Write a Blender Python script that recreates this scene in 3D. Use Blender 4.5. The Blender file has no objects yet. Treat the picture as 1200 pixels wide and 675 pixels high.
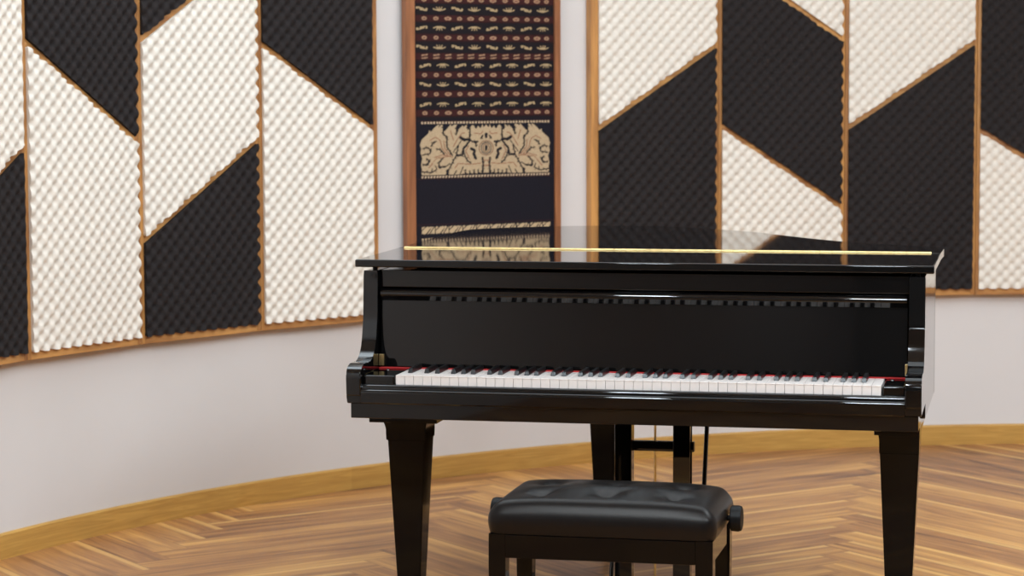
import bpy, bmesh, math, random
import numpy as np
from mathutils import Vector, Matrix
random.seed(7)
PI = math.pi
S = bpy.context.scene
COL = S.collection
R = math.radians

# ------------------------------------------------------------------ helpers
def link_mesh(name, me, mat=None, parent=None, loc=None, rotz=0.0):
    o = bpy.data.objects.new(name, me)
    COL.objects.link(o)
    if mat is not None and not me.materials:
        me.materials.append(mat)
    if parent is not None:
        o.parent = parent
    if loc is not None:
        o.location = loc
    o.rotation_euler = (0, 0, rotz)
    return o

def obj(name, bm, mat=None, parent=None, loc=None, rotz=0.0, smooth=False, weighted=True):
    me = bpy.data.meshes.new(name)
    bmesh.ops.recalc_face_normals(bm, faces=bm.faces)
    if smooth:
        lim = math.cos(R(smooth if smooth is not True else 40))
        for f in bm.faces:
            f.smooth = True
        bm.normal_update()
        for e in bm.edges:
            if len(e.link_faces) == 2:
                if e.link_faces[0].normal.dot(e.link_faces[1].normal) < lim:
                    e.smooth = False
    bm.to_mesh(me)
    bm.free()
    o = link_mesh(name, me, mat, parent, loc, rotz)
    if smooth and weighted:
        wn = o.modifiers.new('weighted_normals', 'WEIGHTED_NORMAL')
        wn.weight = 100
        wn.keep_sharp = True
    return o

def tag(o, label, cat, group=None):
    o['label'] = label
    o['category'] = cat
    if group:
        o['group'] = group
    return o

def empty(name, loc, rotz=0.0):
    o = bpy.data.objects.new(name, None)
    COL.objects.link(o)
    o.location = loc
    o.rotation_euler = (0, 0, rotz)
    o.empty_display_size = 0.1
    return o

def struct(o):
    o['kind'] = 'structure'
    return o

def box(bm, x0, x1, y0, y1, z0, z1, bev=0.0, seg=2):
    vs = [bm.verts.new((x, y, z)) for x in (x0, x1) for y in (y0, y1) for z in (z0, z1)]
    q = [(0, 1, 3, 2), (4, 6, 7, 5), (0, 4, 5, 1), (2, 3, 7, 6), (0, 2, 6, 4), (1, 5, 7, 3)]
    fs = [bm.faces.new([vs[i] for i in f]) for f in q]
    if bev > 0:
        es = list({e for f in fs for e in f.edges})
        bmesh.ops.bevel(bm, geom=es, offset=bev, segments=seg, profile=0.5, affect='EDGES')
    return bm

def nb():
    return bmesh.new()

def prism_x(bm, prof, x0, x1, bev=0.0, seg=2):
    """extrude a (y,z) outline along x"""
    a = [bm.verts.new((x0, y, z)) for y, z in prof]
    b = [bm.verts.new((x1, y, z)) for y, z in prof]
    n = len(prof)
    fa = bm.faces.new(a)
    fb = bm.faces.new(b[::-1])
    for i in range(n):
        bm.faces.new([a[i], b[i], b[(i + 1) % n], a[(i + 1) % n]])
    if bev > 0:
        es = list(fa.edges) + list(fb.edges)
        bmesh.ops.bevel(bm, geom=es, offset=bev, segments=seg, profile=0.5, affect='EDGES')
    return bm

def prism_z(bm, outline, z0, z1, bev=0.0, seg=3):
    a = [bm.verts.new((x, y, z0)) for x, y in outline]
    b = [bm.verts.new((x, y, z1)) for x, y in outline]
    n = len(outline)
    fa = bm.faces.new(a[::-1])
    fb = bm.faces.new(b)
    for i in range(n):
        bm.faces.new([a[i], a[(i + 1) % n], b[(i + 1) % n], b[i]])
    if bev > 0:
        es = list(fa.edges) + list(fb.edges)
        bmesh.ops.bevel(bm, geom=es, offset=bev, segments=seg, profile=0.5, affect='EDGES')
    return bm

def tube(bm, p, q, r, seg=14, r2=None):
    p = Vector(p); q = Vector(q)
    d = (q - p)
    L = d.length
    M = Matrix.Translation((p + q) / 2) @ d.to_track_quat('Z', 'Y').to_matrix().to_4x4()
    bmesh.ops.create_cone(bm, cap_ends=True, segments=seg, radius1=r, radius2=r if r2 is None else r2, depth=L, matrix=M)
    return bm

def lathe(bm, prof, axis='X', center=(0, 0, 0), seg=28):
    """prof: (distance along axis, radius)"""
    rings = []
    c = Vector(center)
    for t, r in prof:
        ring = []
        for k in range(seg):
            a = 2 * PI * k / seg
            if axis == 'X':
                v = Vector((t, r * math.cos(a), r * math.sin(a)))
            elif axis == 'Z':
                v = Vector((r * math.cos(a), r * math.sin(a), t))
            else:
                v = Vector((r * math.cos(a), t, r * math.sin(a)))
            ring.append(bm.verts.new(c + v))
        rings.append(ring)
    for a, b in zip(rings[:-1], rings[1:]):
        for k in range(seg):
            bm.faces.new([a[k], a[(k + 1) % seg], b[(k + 1) % seg], b[k]])
    bm.faces.new(rings[0][::-1])
    bm.faces.new(rings[-1])
    return bm

def arc_pts(cx, cy, r, a0, a1, n):
    return [(cx + r * math.cos(R(a0 + (a1 - a0) * i / n)), cy + r * math.sin(R(a0 + (a1 - a0) * i / n))) for i in range(n + 1)]

def catmull(pts, sub=4):
    out = []
    n = len(pts)
    for i in range(n - 1):
        p0 = pts[max(i - 1, 0)]; p1 = pts[i]; p2 = pts[i + 1]; p3 = pts[min(i + 2, n - 1)]
        for k in range(sub):
            t = k / sub
            out.append(tuple(0.5 * ((2 * p1[a]) + (-p0[a] + p2[a]) * t + (2 * p0[a] - 5 * p1[a] + 4 * p2[a] - p3[a]) * t * t
                                    + (-p0[a] + 3 * p1[a] - 3 * p2[a] + p3[a]) * t ** 3) for a in (0, 1)))
    out.append(pts[-1])
    return out

def inset(poly, d):
    """inset a counter-clockwise or clockwise outline by d (towards its inside)"""
    n = len(poly)
    area = sum(poly[i][0] * poly[(i + 1) % n][1] - poly[(i + 1) % n][0] * poly[i][1] for i in range(n))
    s = 1 if area > 0 else -1
    out = []
    for i in range(n):
        p0 = Vector(poly[i - 1]); p1 = Vector(poly[i]); p2 = Vector(poly[(i + 1) % n])
        e0 = (p1 - p0).normalized(); e1 = (p2 - p1).normalized()
        n0 = Vector((-e0.y, e0.x)) * s; n1 = Vector((-e1.y, e1.x)) * s
        m = (n0 + n1)
        m = m / max(m.length_squared, 1e-9) * 2
        if m.length > 2:
            m = m.normalized() * 2
        q = p1 + m * d
        out.append((q.x, q.y))
    return out

# ------------------------------------------------------------------ materials
def lin(r, g, b):
    f = lambda c: (c / 255 / 12.92) if c / 255 <= 0.04045 else ((c / 255 + 0.055) / 1.055) ** 2.4
    return (f(r), f(g), f(b), 1.0)

def new_mat(name):
    m = bpy.data.materials.new(name)
    m.use_nodes = True
    nt = m.node_tree
    b = nt.nodes['Principled BSDF']
    return m, nt, b

def N(nt, kind, **kw):
    n = nt.nodes.new(kind)
    for k, v in kw.items():
        setattr(n, k, v)
    return n

def math_n(nt, op, a, b=None, c=None):
    n = nt.nodes.new('ShaderNodeMath')
    n.operation = op
    for i, v in enumerate((a, b, c)):
        if v is None:
            continue
        if isinstance(v, (int, float)):
            n.inputs[i].default_value = v
        else:
            nt.links.new(v, n.inputs[i])
    return n.outputs[0]

def mixc(nt, fac, a, b):
    n = nt.nodes.new('ShaderNodeMix')
    n.data_type = 'RGBA'
    if isinstance(fac, (int, float)):
        n.inputs[0].default_value = fac
    else:
        nt.links.new(fac, n.inputs[0])
    for idx, v in ((6, a), (7, b)):
        if isinstance(v, tuple):
            n.inputs[idx].default_value = v
        else:
            nt.links.new(v, n.inputs[idx])
    return n.outputs[2]

def mapr(nt, v, a, b, c=0.0, d=1.0):
    n = nt.nodes.new('ShaderNodeMapRange')
    nt.links.new(v, n.inputs[0])
    for i, x in enumerate((a, b, c, d)):
        n.inputs[i + 1].default_value = x
    return n.outputs[0]

def plain(name, col, rough=0.5, metal=0.0, spec=0.5, noise=None, bump=None):
    m, nt, b = new_mat(name)
    b.inputs['Base Color'].default_value = col
    b.inputs['Roughness'].default_value = rough
    b.inputs['Metallic'].default_value = metal
    b.inputs['Specular IOR Level'].default_value = spec
    tc = N(nt, 'ShaderNodeTexCoord')
    if noise:
        sc, amt = noise
        t = N(nt, 'ShaderNodeTexNoise')
        t.inputs['Scale'].default_value = sc
        t.inputs['Detail'].default_value = 4
        nt.links.new(tc.outputs['Object'], t.inputs['Vector'])
        f = mapr(nt, t.outputs['Fac'], 0.3, 0.7, 1 - amt, 1 + amt)
        v = nt.nodes.new('ShaderNodeVectorMath')
        v.operation = 'SCALE'
        v.inputs[0].default_value = col[:3]
        nt.links.new(f, v.inputs['Scale'])
        nt.links.new(v.outputs[0], b.inputs['Base Color'])
    if bump:
        sc, st, dist = bump
        t = N(nt, 'ShaderNodeTexNoise')
        t.inputs['Scale'].default_value = sc
        t.inputs['Detail'].default_value = 3
        nt.links.new(tc.outputs['Object'], t.inputs['Vector'])
        bp = N(nt, 'ShaderNodeBump')
        bp.inputs['Strength'].default_value = st
        bp.inputs['Distance'].default_value = dist
        nt.links.new(t.outputs['Fac'], bp.inputs['Height'])
        nt.links.new(bp.outputs[0], b.inputs['Normal'])
    return m

def wood(name, light, dark, scale=(6, 6, 60), rough=0.45, axis='z'):
    """stretched-noise grain; the grain runs along the axis with the SMALL scale"""
    m, nt, b = new_mat(name)
    tc = N(nt, 'ShaderNodeTexCoord')
    oi = N(nt, 'ShaderNodeObjectInfo')
    mp = N(nt, 'ShaderNodeMapping')
    mp.inputs['Scale'].default_value = scale
    nt.links.new(tc.outputs['Object'], mp.inputs['Vector'])
    off = N(nt, 'ShaderNodeVectorMath', operation='ADD')
    cmb = N(nt, 'ShaderNodeCombineXYZ')
    r10 = math_n(nt, 'MULTIPLY', oi.outputs['Random'], 37.0)
    for i in range(3):
        nt.links.new(r10, cmb.inputs[i])
    nt.links.new(mp.outputs[0], off.inputs[0])
    nt.links.new(cmb.outputs[0], off.inputs[1])
    t = N(nt, 'ShaderNodeTexNoise')
    t.inputs['Scale'].default_value = 1.0
    t.inputs['Detail'].default_value = 6
    t.inputs['Distortion'].default_value = 0.8
    nt.links.new(off.outputs[0], t.inputs['Vector'])
    f = mapr(nt, t.outputs['Fac'], 0.32, 0.68)
    f2 = math_n(nt, 'ADD', math_n(nt, 'MULTIPLY', f, 0.65), math_n(nt, 'MULTIPLY', oi.outputs['Random'], 0.45))
    c = mixc(nt, f2, light, dark)
    nt.links.new(c, b.inputs['Base Color'])
    b.inputs['Roughness'].default_value = rough
    return m

M = {}
M['lacquer'] = plain('piano_lacquer', (0.0022, 0.0021, 0.0023, 1), 0.035, spec=0.42)
M['leg_lacquer'] = plain('leg_lacquer', (0.003, 0.0022, 0.0020, 1), 0.07, spec=0.13)
M['ebony'] = plain('black_key', (0.006, 0.006, 0.0065, 1), 0.28, spec=0.32)
M['ivory'] = plain('white_key', lin(222, 213, 208), 0.25)
M['felt'] = plain('red_felt', lin(165, 28, 28), 0.95, noise=(300, 0.2))
M['brass'] = plain('brass', (0.76, 0.58, 0.27, 1), 0.30, metal=1.0, noise=(60, 0.15))
M['steel'] = plain('steel', (0.6, 0.6, 0.6, 1), 0.25, metal=1.0)
M['leather'] = plain('bench_leather', (0.0035, 0.0031, 0.0033, 1), 0.35, spec=0.20, bump=(420, 0.12, 0.0012))
M['leather'].node_tree.nodes['Principled BSDF'].inputs['Specular Tint'].default_value = (1.0, 0.93, 0.88, 1)
M['knob'] = plain('knob_plastic', (0.0035, 0.0035, 0.004, 1), 0.5, spec=0.16)
M['rubber'] = plain('rubber', (0.02, 0.02, 0.02, 1), 0.8)
M['wall'] = plain('wall_paint', lin(213, 208, 206), 0.85, noise=(2.5, 0.02))
M['ceiling'] = plain('ceiling_paint', lin(225, 222, 218), 0.9)
M['backwall'] = plain('back_wall_paint', lin(150, 148, 145), 0.9)
M['foam_white'] = plain('foam_cream', lin(224, 216, 205), 0.95, spec=0.1, noise=(1.6, 0.03))
M['foam_black'] = plain('foam_charcoal', lin(43, 39, 39), 0.9, spec=0.12, noise=(1.6, 0.08))
M['batten'] = wood('batten_wood', lin(210, 152, 84), lin(128, 78, 42), (30, 30, 4))
M['batten_h'] = wood('batten_wood_level', lin(216, 160, 92), lin(138, 86, 46), (4, 30, 30))
M['frame'] = wood('frame_wood', lin(168, 108, 66), lin(104, 60, 38), (40, 40, 3))
M['skirt'] = None

def skirting_mat():
    m, nt, b = new_mat('baseboard_oak')
    uv = N(nt, 'ShaderNodeUVMap')
    mp = N(nt, 'ShaderNodeMapping')
    mp.inputs['Scale'].default_value = (4.0, 60, 1)
    nt.links.new(uv.outputs[0], mp.inputs['Vector'])
    t = N(nt, 'ShaderNodeTexNoise')
    t.inputs['Scale'].default_value = 1.0
    t.inputs['Detail'].default_value = 5
    t.inputs['Distortion'].default_value = 1.6
    nt.links.new(mp.outputs[0], t.inputs['Vector'])
    sx = N(nt, 'ShaderNodeSeparateXYZ')
    nt.links.new(uv.outputs[0], sx.inputs[0])
    brd = math_n(nt, 'FLOOR', math_n(nt, 'MULTIPLY', sx.outputs[0], 0.55))
    wn = N(nt, 'ShaderNodeTexWhiteNoise', noise_dimensions='1D')
    nt.links.new(brd, wn.inputs['W'])
    f = mapr(nt, t.outputs['Fac'], 0.3, 0.7)
    f = math_n(nt, 'ADD', math_n(nt, 'MULTIPLY', f, 0.7), math_n(nt, 'MULTIPLY', wn.outputs['Value'], 0.3))
    c = mixc(nt, f, lin(205, 160, 84), lin(172, 127, 60))
    nt.links.new(c, b.inputs['Base Color'])
    b.inputs['Roughness'].default_value = 0.42
    return m
M['skirt'] = skirting_mat()

def floor_mat():
    m, nt, b = new_mat('herringbone_floor')
    L = nt.links
    tc = N(nt, 'ShaderNodeTexCoord')
    w = 0.1211
    n = 8
    th = R(33.0)
    org = (-1.21 * math.cos(R(12)), 1.21 * math.sin(R(12)), 0)
    sub = N(nt, 'ShaderNodeVectorMath', operation='SUBTRACT')
    L.new(tc.outputs['Object'], sub.inputs[0])
    sub.inputs[1].default_value = org
    def dot(v):
        d = N(nt, 'ShaderNodeVectorMath', operation='DOT_PRODUCT')
        L.new(sub.outputs[0], d.inputs[0])
        d.inputs[1].default_value = v
        return math_n(nt, 'DIVIDE', d.outputs['Value'], w)
    a = dot((math.cos(th), math.sin(th), 0))
    c = dot((-math.sin(th), math.cos(th), 0))
    i = math_n(nt, 'FLOOR', a)
    j = math_n(nt, 'FLOOR', c)
    k = math_n(nt, 'FLOORED_MODULO', math_n(nt, 'SUBTRACT', i, j), 2.0 * n)
    isH = math_n(nt, 'LESS_THAN', k, n - 0.5)
    def sel(h, v):
        return math_n(nt, 'ADD', math_n(nt, 'MULTIPLY', isH, h), math_n(nt, 'MULTIPLY', math_n(nt, 'SUBTRACT', 1.0, isH), v))
    ih = math_n(nt, 'SUBTRACT', i, k)
    jv = math_n(nt, 'SUBTRACT', j, math_n(nt, 'SUBTRACT', 2.0 * n - 1, k))
    idx = sel(ih, i)
    idy = sel(j, jv)
    along = sel(math_n(nt, 'SUBTRACT', a, ih), math_n(nt, 'SUBTRACT', c, jv))
    across = sel(math_n(nt, 'FRACT', c), math_n(nt, 'FRACT', a))
    idv = N(nt, 'ShaderNodeCombineXYZ')
    L.new(idx, idv.inputs[0]); L.new(idy, idv.inputs[1]); L.new(math_n(nt, 'MULTIPLY', isH, 5.0), idv.inputs[2])
    wn = N(nt, 'ShaderNodeTexWhiteNoise', noise_dimensions='3D')
    L.new(idv.outputs[0], wn.inputs['Vector'])
    sc = N(nt, 'ShaderNodeSeparateColor')
    L.new(wn.outputs['Color'], sc.inputs[0])
    r1, r2, r3 = sc.outputs[0], sc.outputs[1], sc.outputs[2]
    # grain
    gv = N(nt, 'ShaderNodeCombineXYZ')
    L.new(math_n(nt, 'ADD', math_n(nt, 'MULTIPLY', along, 0.22), math_n(nt, 'MULTIPLY', r1, 50.0)), gv.inputs[0])
    L.new(math_n(nt, 'MULTIPLY', across, 2.6), gv.inputs[1])
    L.new(math_n(nt, 'MULTIPLY', r2, 50.0), gv.inputs[2])
    g = N(nt, 'ShaderNodeTexNoise')
    g.inputs['Scale'].default_value = 1.0
    g.inputs['Detail'].default_value = 5
    g.inputs['Distortion'].default_value = 0.7
    L.new(gv.outputs[0], g.inputs['Vector'])
    g2v = N(nt, 'ShaderNodeVectorMath', operation='MULTIPLY')
    L.new(gv.outputs[0], g2v.inputs[0])
    g2v.inputs[1].default_value = (2.5, 7, 1)
    g2 = N(nt, 'ShaderNodeTexNoise')
    g2.inputs['Scale'].default_value = 1.0
    g2.inputs['Detail'].default_value = 3
    L.new(g2v.outputs[0], g2.inputs['Vector'])
    f = mapr(nt, g.outputs['Fac'], 0.28, 0.72)
    tone = math_n(nt, 'ADD', math_n(nt, 'MULTIPLY', f, 0.60), math_n(nt, 'MULTIPLY', r3, 0.34))
    tone = math_n(nt, 'ADD', tone, math_n(nt, 'MULTIPLY', mapr(nt, g2.outputs['Fac'], 0.3, 0.7), 0.14))
    cr = N(nt, 'ShaderNodeValToRGB')
    L.new(tone, cr.inputs[0])
    els = cr.color_ramp.elements
    els[0].position = 0.08; els[0].color = lin(220, 168, 98)
    els[1].position = 0.95; els[1].color = lin(100, 64, 42)
    e = els.new(0.35); e.color = lin(194, 142, 82)
    e = els.new(0.62); e.color = lin(162, 112, 68)
    # pale sapwood along one edge of some boards
    sap = math_n(nt, 'MULTIPLY', mapr(nt, math_n(nt, 'ADD', across, math_n(nt, 'MULTIPLY', math_n(nt, 'SUBTRACT', g.outputs['Fac'], 0.5), 0.35)), 0.74, 0.84),
                 math_n(nt, 'GREATER_THAN', r2, 0.6))
    col = mixc(nt, math_n(nt, 'MULTIPLY', sap, 0.62), cr.outputs[0], lin(230, 182, 110))
    # joints
    e1 = math_n(nt, 'MINIMUM', across, math_n(nt, 'SUBTRACT', 1.0, across))
    e2 = math_n(nt, 'MINIMUM', along, math_n(nt, 'SUBTRACT', float(n), along))
    jt = mapr(nt, math_n(nt, 'MINIMUM', e1, e2), 0.006, 0.02, 1.0, 0.0)
    col = mixc(nt, math_n(nt, 'MULTIPLY', jt, 0.45), col, lin(96, 62, 44))
    L.new(col, b.inputs['Base Color'])
    b.inputs['Roughness'].default_value = 0.42
    b.inputs['Specular IOR Level'].default_value = 0.4
    return m
M['floor'] = floor_mat()

def textile_mat():
    m, nt, b = new_mat('ikat_cloth')
    at = N(nt, 'ShaderNodeAttribute', attribute_name='weave')
    tc = N(nt, 'ShaderNodeTexCoord')
    t = N(nt, 'ShaderNodeTexNoise')
    t.inputs['Scale'].default_value = 260
    nt.links.new(tc.outputs['Object'], t.inputs['Vector'])
    f = mapr(nt, t.outputs['Fac'], 0.3, 0.7, 0.82, 1.12)
    v = N(nt, 'ShaderNodeVectorMath', operation='SCALE')
    nt.links.new(at.outputs['Color'], v.inputs[0])
    nt.links.new(f, v.inputs['Scale'])
    nt.links.new(v.outputs[0], b.inputs['Base Color'])
    b.inputs['Roughness'].default_value = 0.85
    b.inputs['Specular IOR Level'].default_value = 0.2
    return m
M['textile'] = textile_mat()

# ------------------------------------------------------------------ room
CX, CY, RW = 2.2343, 5.4659, 4.287          # curved wall: centre and radius
RB = 4.2745                                   # face of the baseboard
RF = 4.2445                                   # front face of the battens
H = 3.3
XL, XR, YB = CX - RW, CX + RW, -4.2

def on_arc(a, r):
    return (CX + r * math.sin(a), CY + r * math.cos(a))

arc_n = 120
arc = [on_arc(R(-90 + 180 * i / arc_n), RW) for i in range(arc_n + 1)]

bm = nb()
lo = [bm.verts.new((x, y, 0)) for x, y in arc]
hi = [bm.verts.new((x, y, H)) for x, y in arc]
lo2 = [bm.verts.new((CX + (x - CX) * 1.03, CY + (y - CY) * 1.03, 0)) for x, y in arc]
hi2 = [bm.verts.new((CX + (x - CX) * 1.03, CY + (y - CY) * 1.03, H)) for x, y in arc]
for i in range(arc_n):
    bm.faces.new([lo[i], lo[i + 1], hi[i + 1], hi[i]])
    bm.faces.new([lo2[i + 1], lo2[i], hi2[i], hi2[i + 1]])
    bm.faces.new([hi[i], hi[i + 1], hi2[i + 1], hi2[i]])
    bm.faces.new([lo[i + 1], lo[i], lo2[i], lo2[i + 1]])
for i in (0, arc_n):
    bm.faces.new([lo[i], hi[i], hi2[i], lo2[i]])
struct(obj('wall_front', bm, M['wall'], smooth=True))

bm = nb(); box(bm, XL - 0.13, XL, YB, CY, 0, H)
struct(obj('wall_left', bm, M['wall']))
bm = nb(); box(bm, XR, XR + 0.13, YB, CY, 0, H)
struct(obj('wall_right', bm, M['wall']))
bm = nb(); box(bm, XL - 0.13, XR + 0.13, YB - 0.13, YB, 0, H)
struct(obj('wall_back', bm, M['backwall']))
bm = nb(); box(bm, XL - 0.3, XR + 0.3, YB - 0.3, CY + RW * 1.05, -0.06, 0)
struct(obj('floor', bm, M['floor']))
bm = nb(); box(bm, XL - 0.3, XR + 0.3, YB - 0.3, CY + RW * 1.05, H, H + 0.06)
struct(obj('ceiling', bm, M['ceiling']))

# curved baseboard
bm = nb()
uvl = bm.loops.layers.uv.new('UVMap')
hb = 0.0813
prof = [(RB, 0.0), (RB, hb - 0.006), (RB + 0.004, hb), (RW, hb), (RW, 0.0)]
rings = []
for i in range(arc_n + 1):
    a = R(-90 + 180 * i / arc_n)
    rings.append([bm.verts.new((*on_arc(a, r), z)) for r, z in prof])
for i in range(arc_n):
    for k in range(len(prof)):
        k2 = (k + 1) % len(prof)
        f = bm.faces.new([rings[i][k], rings[i + 1][k], rings[i + 1][k2], rings[i][k2]])
        s0 = R(180 / arc_n) * RB * i; s1 = R(180 / arc_n) * RB * (i + 1)
        for lp, (s, z) in zip(f.loops, ((s0, prof[k][1]), (s1, prof[k][1]), (s1, prof[k2][1]), (s0, prof[k2][1]))):
            lp[uvl].uv = (s, z)
bm.faces.new(rings[0]); bm.faces.new(rings[-1])
struct(obj('baseboard_front', bm, M['skirt'], smooth=20))

# ------------------------------------------------------------------ acoustic panels
Z0, ZT = 0.612, 2.62
FP = 0.049                                    # bump period of the convoluted foam
SW = 0.034                                    # batten width

def foam_mesh(poly, umax):
    """convoluted foam cut to a convex (u,z) polygon; local -y faces the room"""
    us = [q[0] for q in poly]; zs = [q[1] for q in poly]
    u0, u1, z0, z1 = min(us), max(us), min(zs), max(zs)
    st = FP / 8
    nu = int((u1 - u0) / st) + 2; nz = int((z1 - z0) / st) + 2
    bm = nb()
    g = [[bm.verts.new((u0 + i * st, 0, z0 + j * st)) for j in range(nz + 1)] for i in range(nu + 1)]
    for i in range(nu):
        for j in range(nz):
            bm.faces.new([g[i][j], g[i + 1][j], g[i + 1][j + 1], g[i][j + 1]])
    n = len(poly)
    ce = Vector((sum(us) / n, 0, sum(zs) / n))
    for i in range(n):
        p = Vector((poly[i][0], 0, poly[i][1])); q = Vector((poly[(i + 1) % n][0], 0, poly[(i + 1) % n][1]))
        d = q - p
        no = Vector((d.z, 0, -d.x)).normalized()
        if (ce - p).dot(no) > 0:
            no = -no
        bmesh.ops.bisect_plane(bm, geom=bm.verts[:] + bm.edges[:] + bm.faces[:], dist=1e-5, plane_co=p, plane_no=no, clear_outer=True)
    k = 2 * PI / FP
    for v in bm.verts:
        h = math.cos(k * v.co.x) * math.cos(k * v.co.z)
        h = 1 - (0.5 - 0.5 * h) ** 1.8
        v.co.y = -(0.003 + 0.0135 * h)
    be = [e for e in bm.edges if len(e.link_faces) == 1]
    bv = list({v for e in be for v in e.verts})
    r = bmesh.ops.extrude_edge_only(bm, edges=be)
    for v in (x for x in r['geom'] if isinstance(x, bmesh.types.BMVert)):
        v.co.y = 0.012
    # the bumps at the cut edge bulge out over the battens
    for v in bv:
        p = Vector((v.co.x, 0, v.co.z)); out = Vector((0, 0, 0))
        for (q0, q1) in zip(poly, poly[1:] + poly[:1]):
            a = Vector((q0[0], 0, q0[1])); b = Vector((q1[0], 0, q1[1])); d = (b - a).normalized()
            no = Vector((d.z, 0, -d.x))
            if (ce - a).dot(no) > 0:
                no = -no
            if abs((p - a).dot(no)) < 5e-4:
                out += no
        v.co += out * (0.0040 * (-v.co.y - 0.003) / 0.0135)
    for f in bm.faces:
        f.smooth = True
    be = {e for e in be}
    for e in be:
        e.smooth = False
    return bm

def batten_poly(bm, pts, y0, y1):
    a = [bm.verts.new((u, y0, z)) for u, z in pts]
    b = [bm.verts.new((u, y1, z)) for u, z in pts]
    n = len(pts)
    fa = bm.faces.new(a); bm.faces.new(b[::-1])
    for i in range(n):
        bm.faces.new([a[i], b[i], b[(i + 1) % n], a[(i + 1) % n]])
    bmesh.ops.bevel(bm, geom=list(fa.edges), offset=0.0015, segments=1, affect='EDGES')

BACK = RW - RF                                # batten depth, strip face to wall

def acoustic_panel(a0, a1, diags, cols, label, left_w=SW / 2, right_w=SW / 2):
    """diags: (z at left edge, z at right edge) bottom to top; cols: foam colours bottom to top.
    left_w / right_w: how much of the vertical batten belongs to this panel at each side"""
    a0, a1 = R(a0), R(a1); am = (a0 + a1) / 2
    d = RF * math.cos((a1 - a0) / 2)
    w = 2 * RF * math.sin((a1 - a0) / 2)
    x, y = on_arc(am, d)
    t = empty('acoustic_panel', (x - math.cos(am) * w / 2, y + math.sin(am) * w / 2, Z0), -am)
    tag(t, label, 'acoustic panel', 'wooden framed foam panels on the curved wall')
    yb = BACK - 0.002
    # vertical battens (each panel keeps its own half)
    if left_w:
        bm = nb(); batten_poly(bm, [(0.0005, 0), (left_w, 0), (left_w, ZT - Z0), (0.0005, ZT - Z0)], 0, yb)
        obj('stile', bm, M['batten'], t)
    if right_w:
        bm = nb(); batten_poly(bm, [(w - right_w, 0), (w - 0.0005, 0), (w - 0.0005, ZT - Z0), (w - right_w, ZT - Z0)], 0, yb)
        obj('stile', bm, M['batten'], t)
    ul, ur = left_w, w - right_w
    bm = nb(); batten_poly(bm, [(ul, 0), (ur, 0), (ur, 0.028), (ul, 0.028)], 0.0008, yb)
    obj('bottom_rail', bm, M['batten_h'], t)
    bm = nb(); batten_poly(bm, [(ul, ZT - Z0 - 0.028), (ur, ZT - Z0 - 0.028), (ur, ZT - Z0), (ul, ZT - Z0)], 0.0008, yb)
    obj('top_rail', bm, M['batten_h'], t)
    bounds = [(0.028 + Z0, 0.028 + Z0, 0)]
    for zl, zr in diags:
        s = (zr - zl) / w
        hw = 0.012 * math.sqrt(1 + s * s)
        f = lambda u: zl + s * u - Z0
        # clip the sloping batten to the panel top
        pts = [(ul, f(ul) - hw), (ur, f(ur) - hw), (ur, f(ur) + hw), (ul, f(ul) + hw)]
        bm = nb(); batten_poly(bm, pts, 0.0008, yb)
        obj('sloping_batten', bm, M['batten_h'], t)
        bounds.append((zl, zr, hw))
    bounds.append((ZT - 0.028, ZT - 0.028, 0))
    for (b0, b1, c) in zip(bounds[:-1], bounds[1:], cols):
        def zz(b, u, sgn):
            return b[0] + (b[1] - b[0]) * u / w + sgn * b[2] - Z0
        poly = [(ul, zz(b0, ul, 1)), (ur, zz(b0, ur, 1)), (ur, zz(b1, ur, -1)), (ul, zz(b1, ul, -1))]
        o = obj('foam_sheet', foam_mesh(poly, w), M['foam_white' if c == 'w' else 'foam_black'], t)
        o['label'] = 'cream white egg-crate foam' if c == 'w' else 'charcoal black egg-crate foam'
    # plywood backing that closes the box against the wall
    bm = nb(); box(bm, ul, ur, 0.013, 0.018, 0.03, ZT - Z0 - 0.03)
    obj('backing_board', bm, M['frame'], t)
    return t

s0, s1, s2, s3, s4 = -69.1, -61.77, -54.51, -47.04, -39.78
r1, r2, r3, r4, r5 = -27.07, -19.64, -12.41, -5.04, 2.33
acoustic_panel(s0, s1, [(0.945, 1.280), (1.612, 1.945)], 'bwb', 'leftmost foam panel, cut by the left edge: black sheet under cream')
acoustic_panel(s1, s2, [(1.606, 1.274), (2.275, 1.943)], 'wbw', 'foam panel with large cream lower sheet, black sheet above, second from left edge of photo')
acoustic_panel(s2, s3, [(0.947, 1.284), (1.605, 1.942)], 'bwb', 'foam panel with cream sheet between two black ones, left of the hanging textile')
acoustic_panel(s3, s4, [(1.612, 1.288), (2.28, 1.955)], 'wbw', 'foam panel directly left of the hanging textile, cream below black, beside the piano\'s left end', right_w=0.034)
acoustic_panel(r1, r2, [(1.276, 1.622), (1.95, 2.29)], 'bwb', 'foam panel directly right of the hanging textile, black below cream', left_w=0.034)
acoustic_panel(r2, r3, [(1.304, 0.963), (1.970, 1.626)], 'wbw', 'foam panel with slanted black sheet between two cream ones, behind the piano')
acoustic_panel(r3, r4, [(1.280, 1.634), (1.95, 2.30)], 'bwb', 'foam panel behind the piano\'s right end, large black sheet below cream')
acoustic_panel(r4, r5, [(1.282, 0.951), (1.95, 1.62)], 'wbw', 'rightmost foam panel, cut by the right edge: black sheet over cream')

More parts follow.
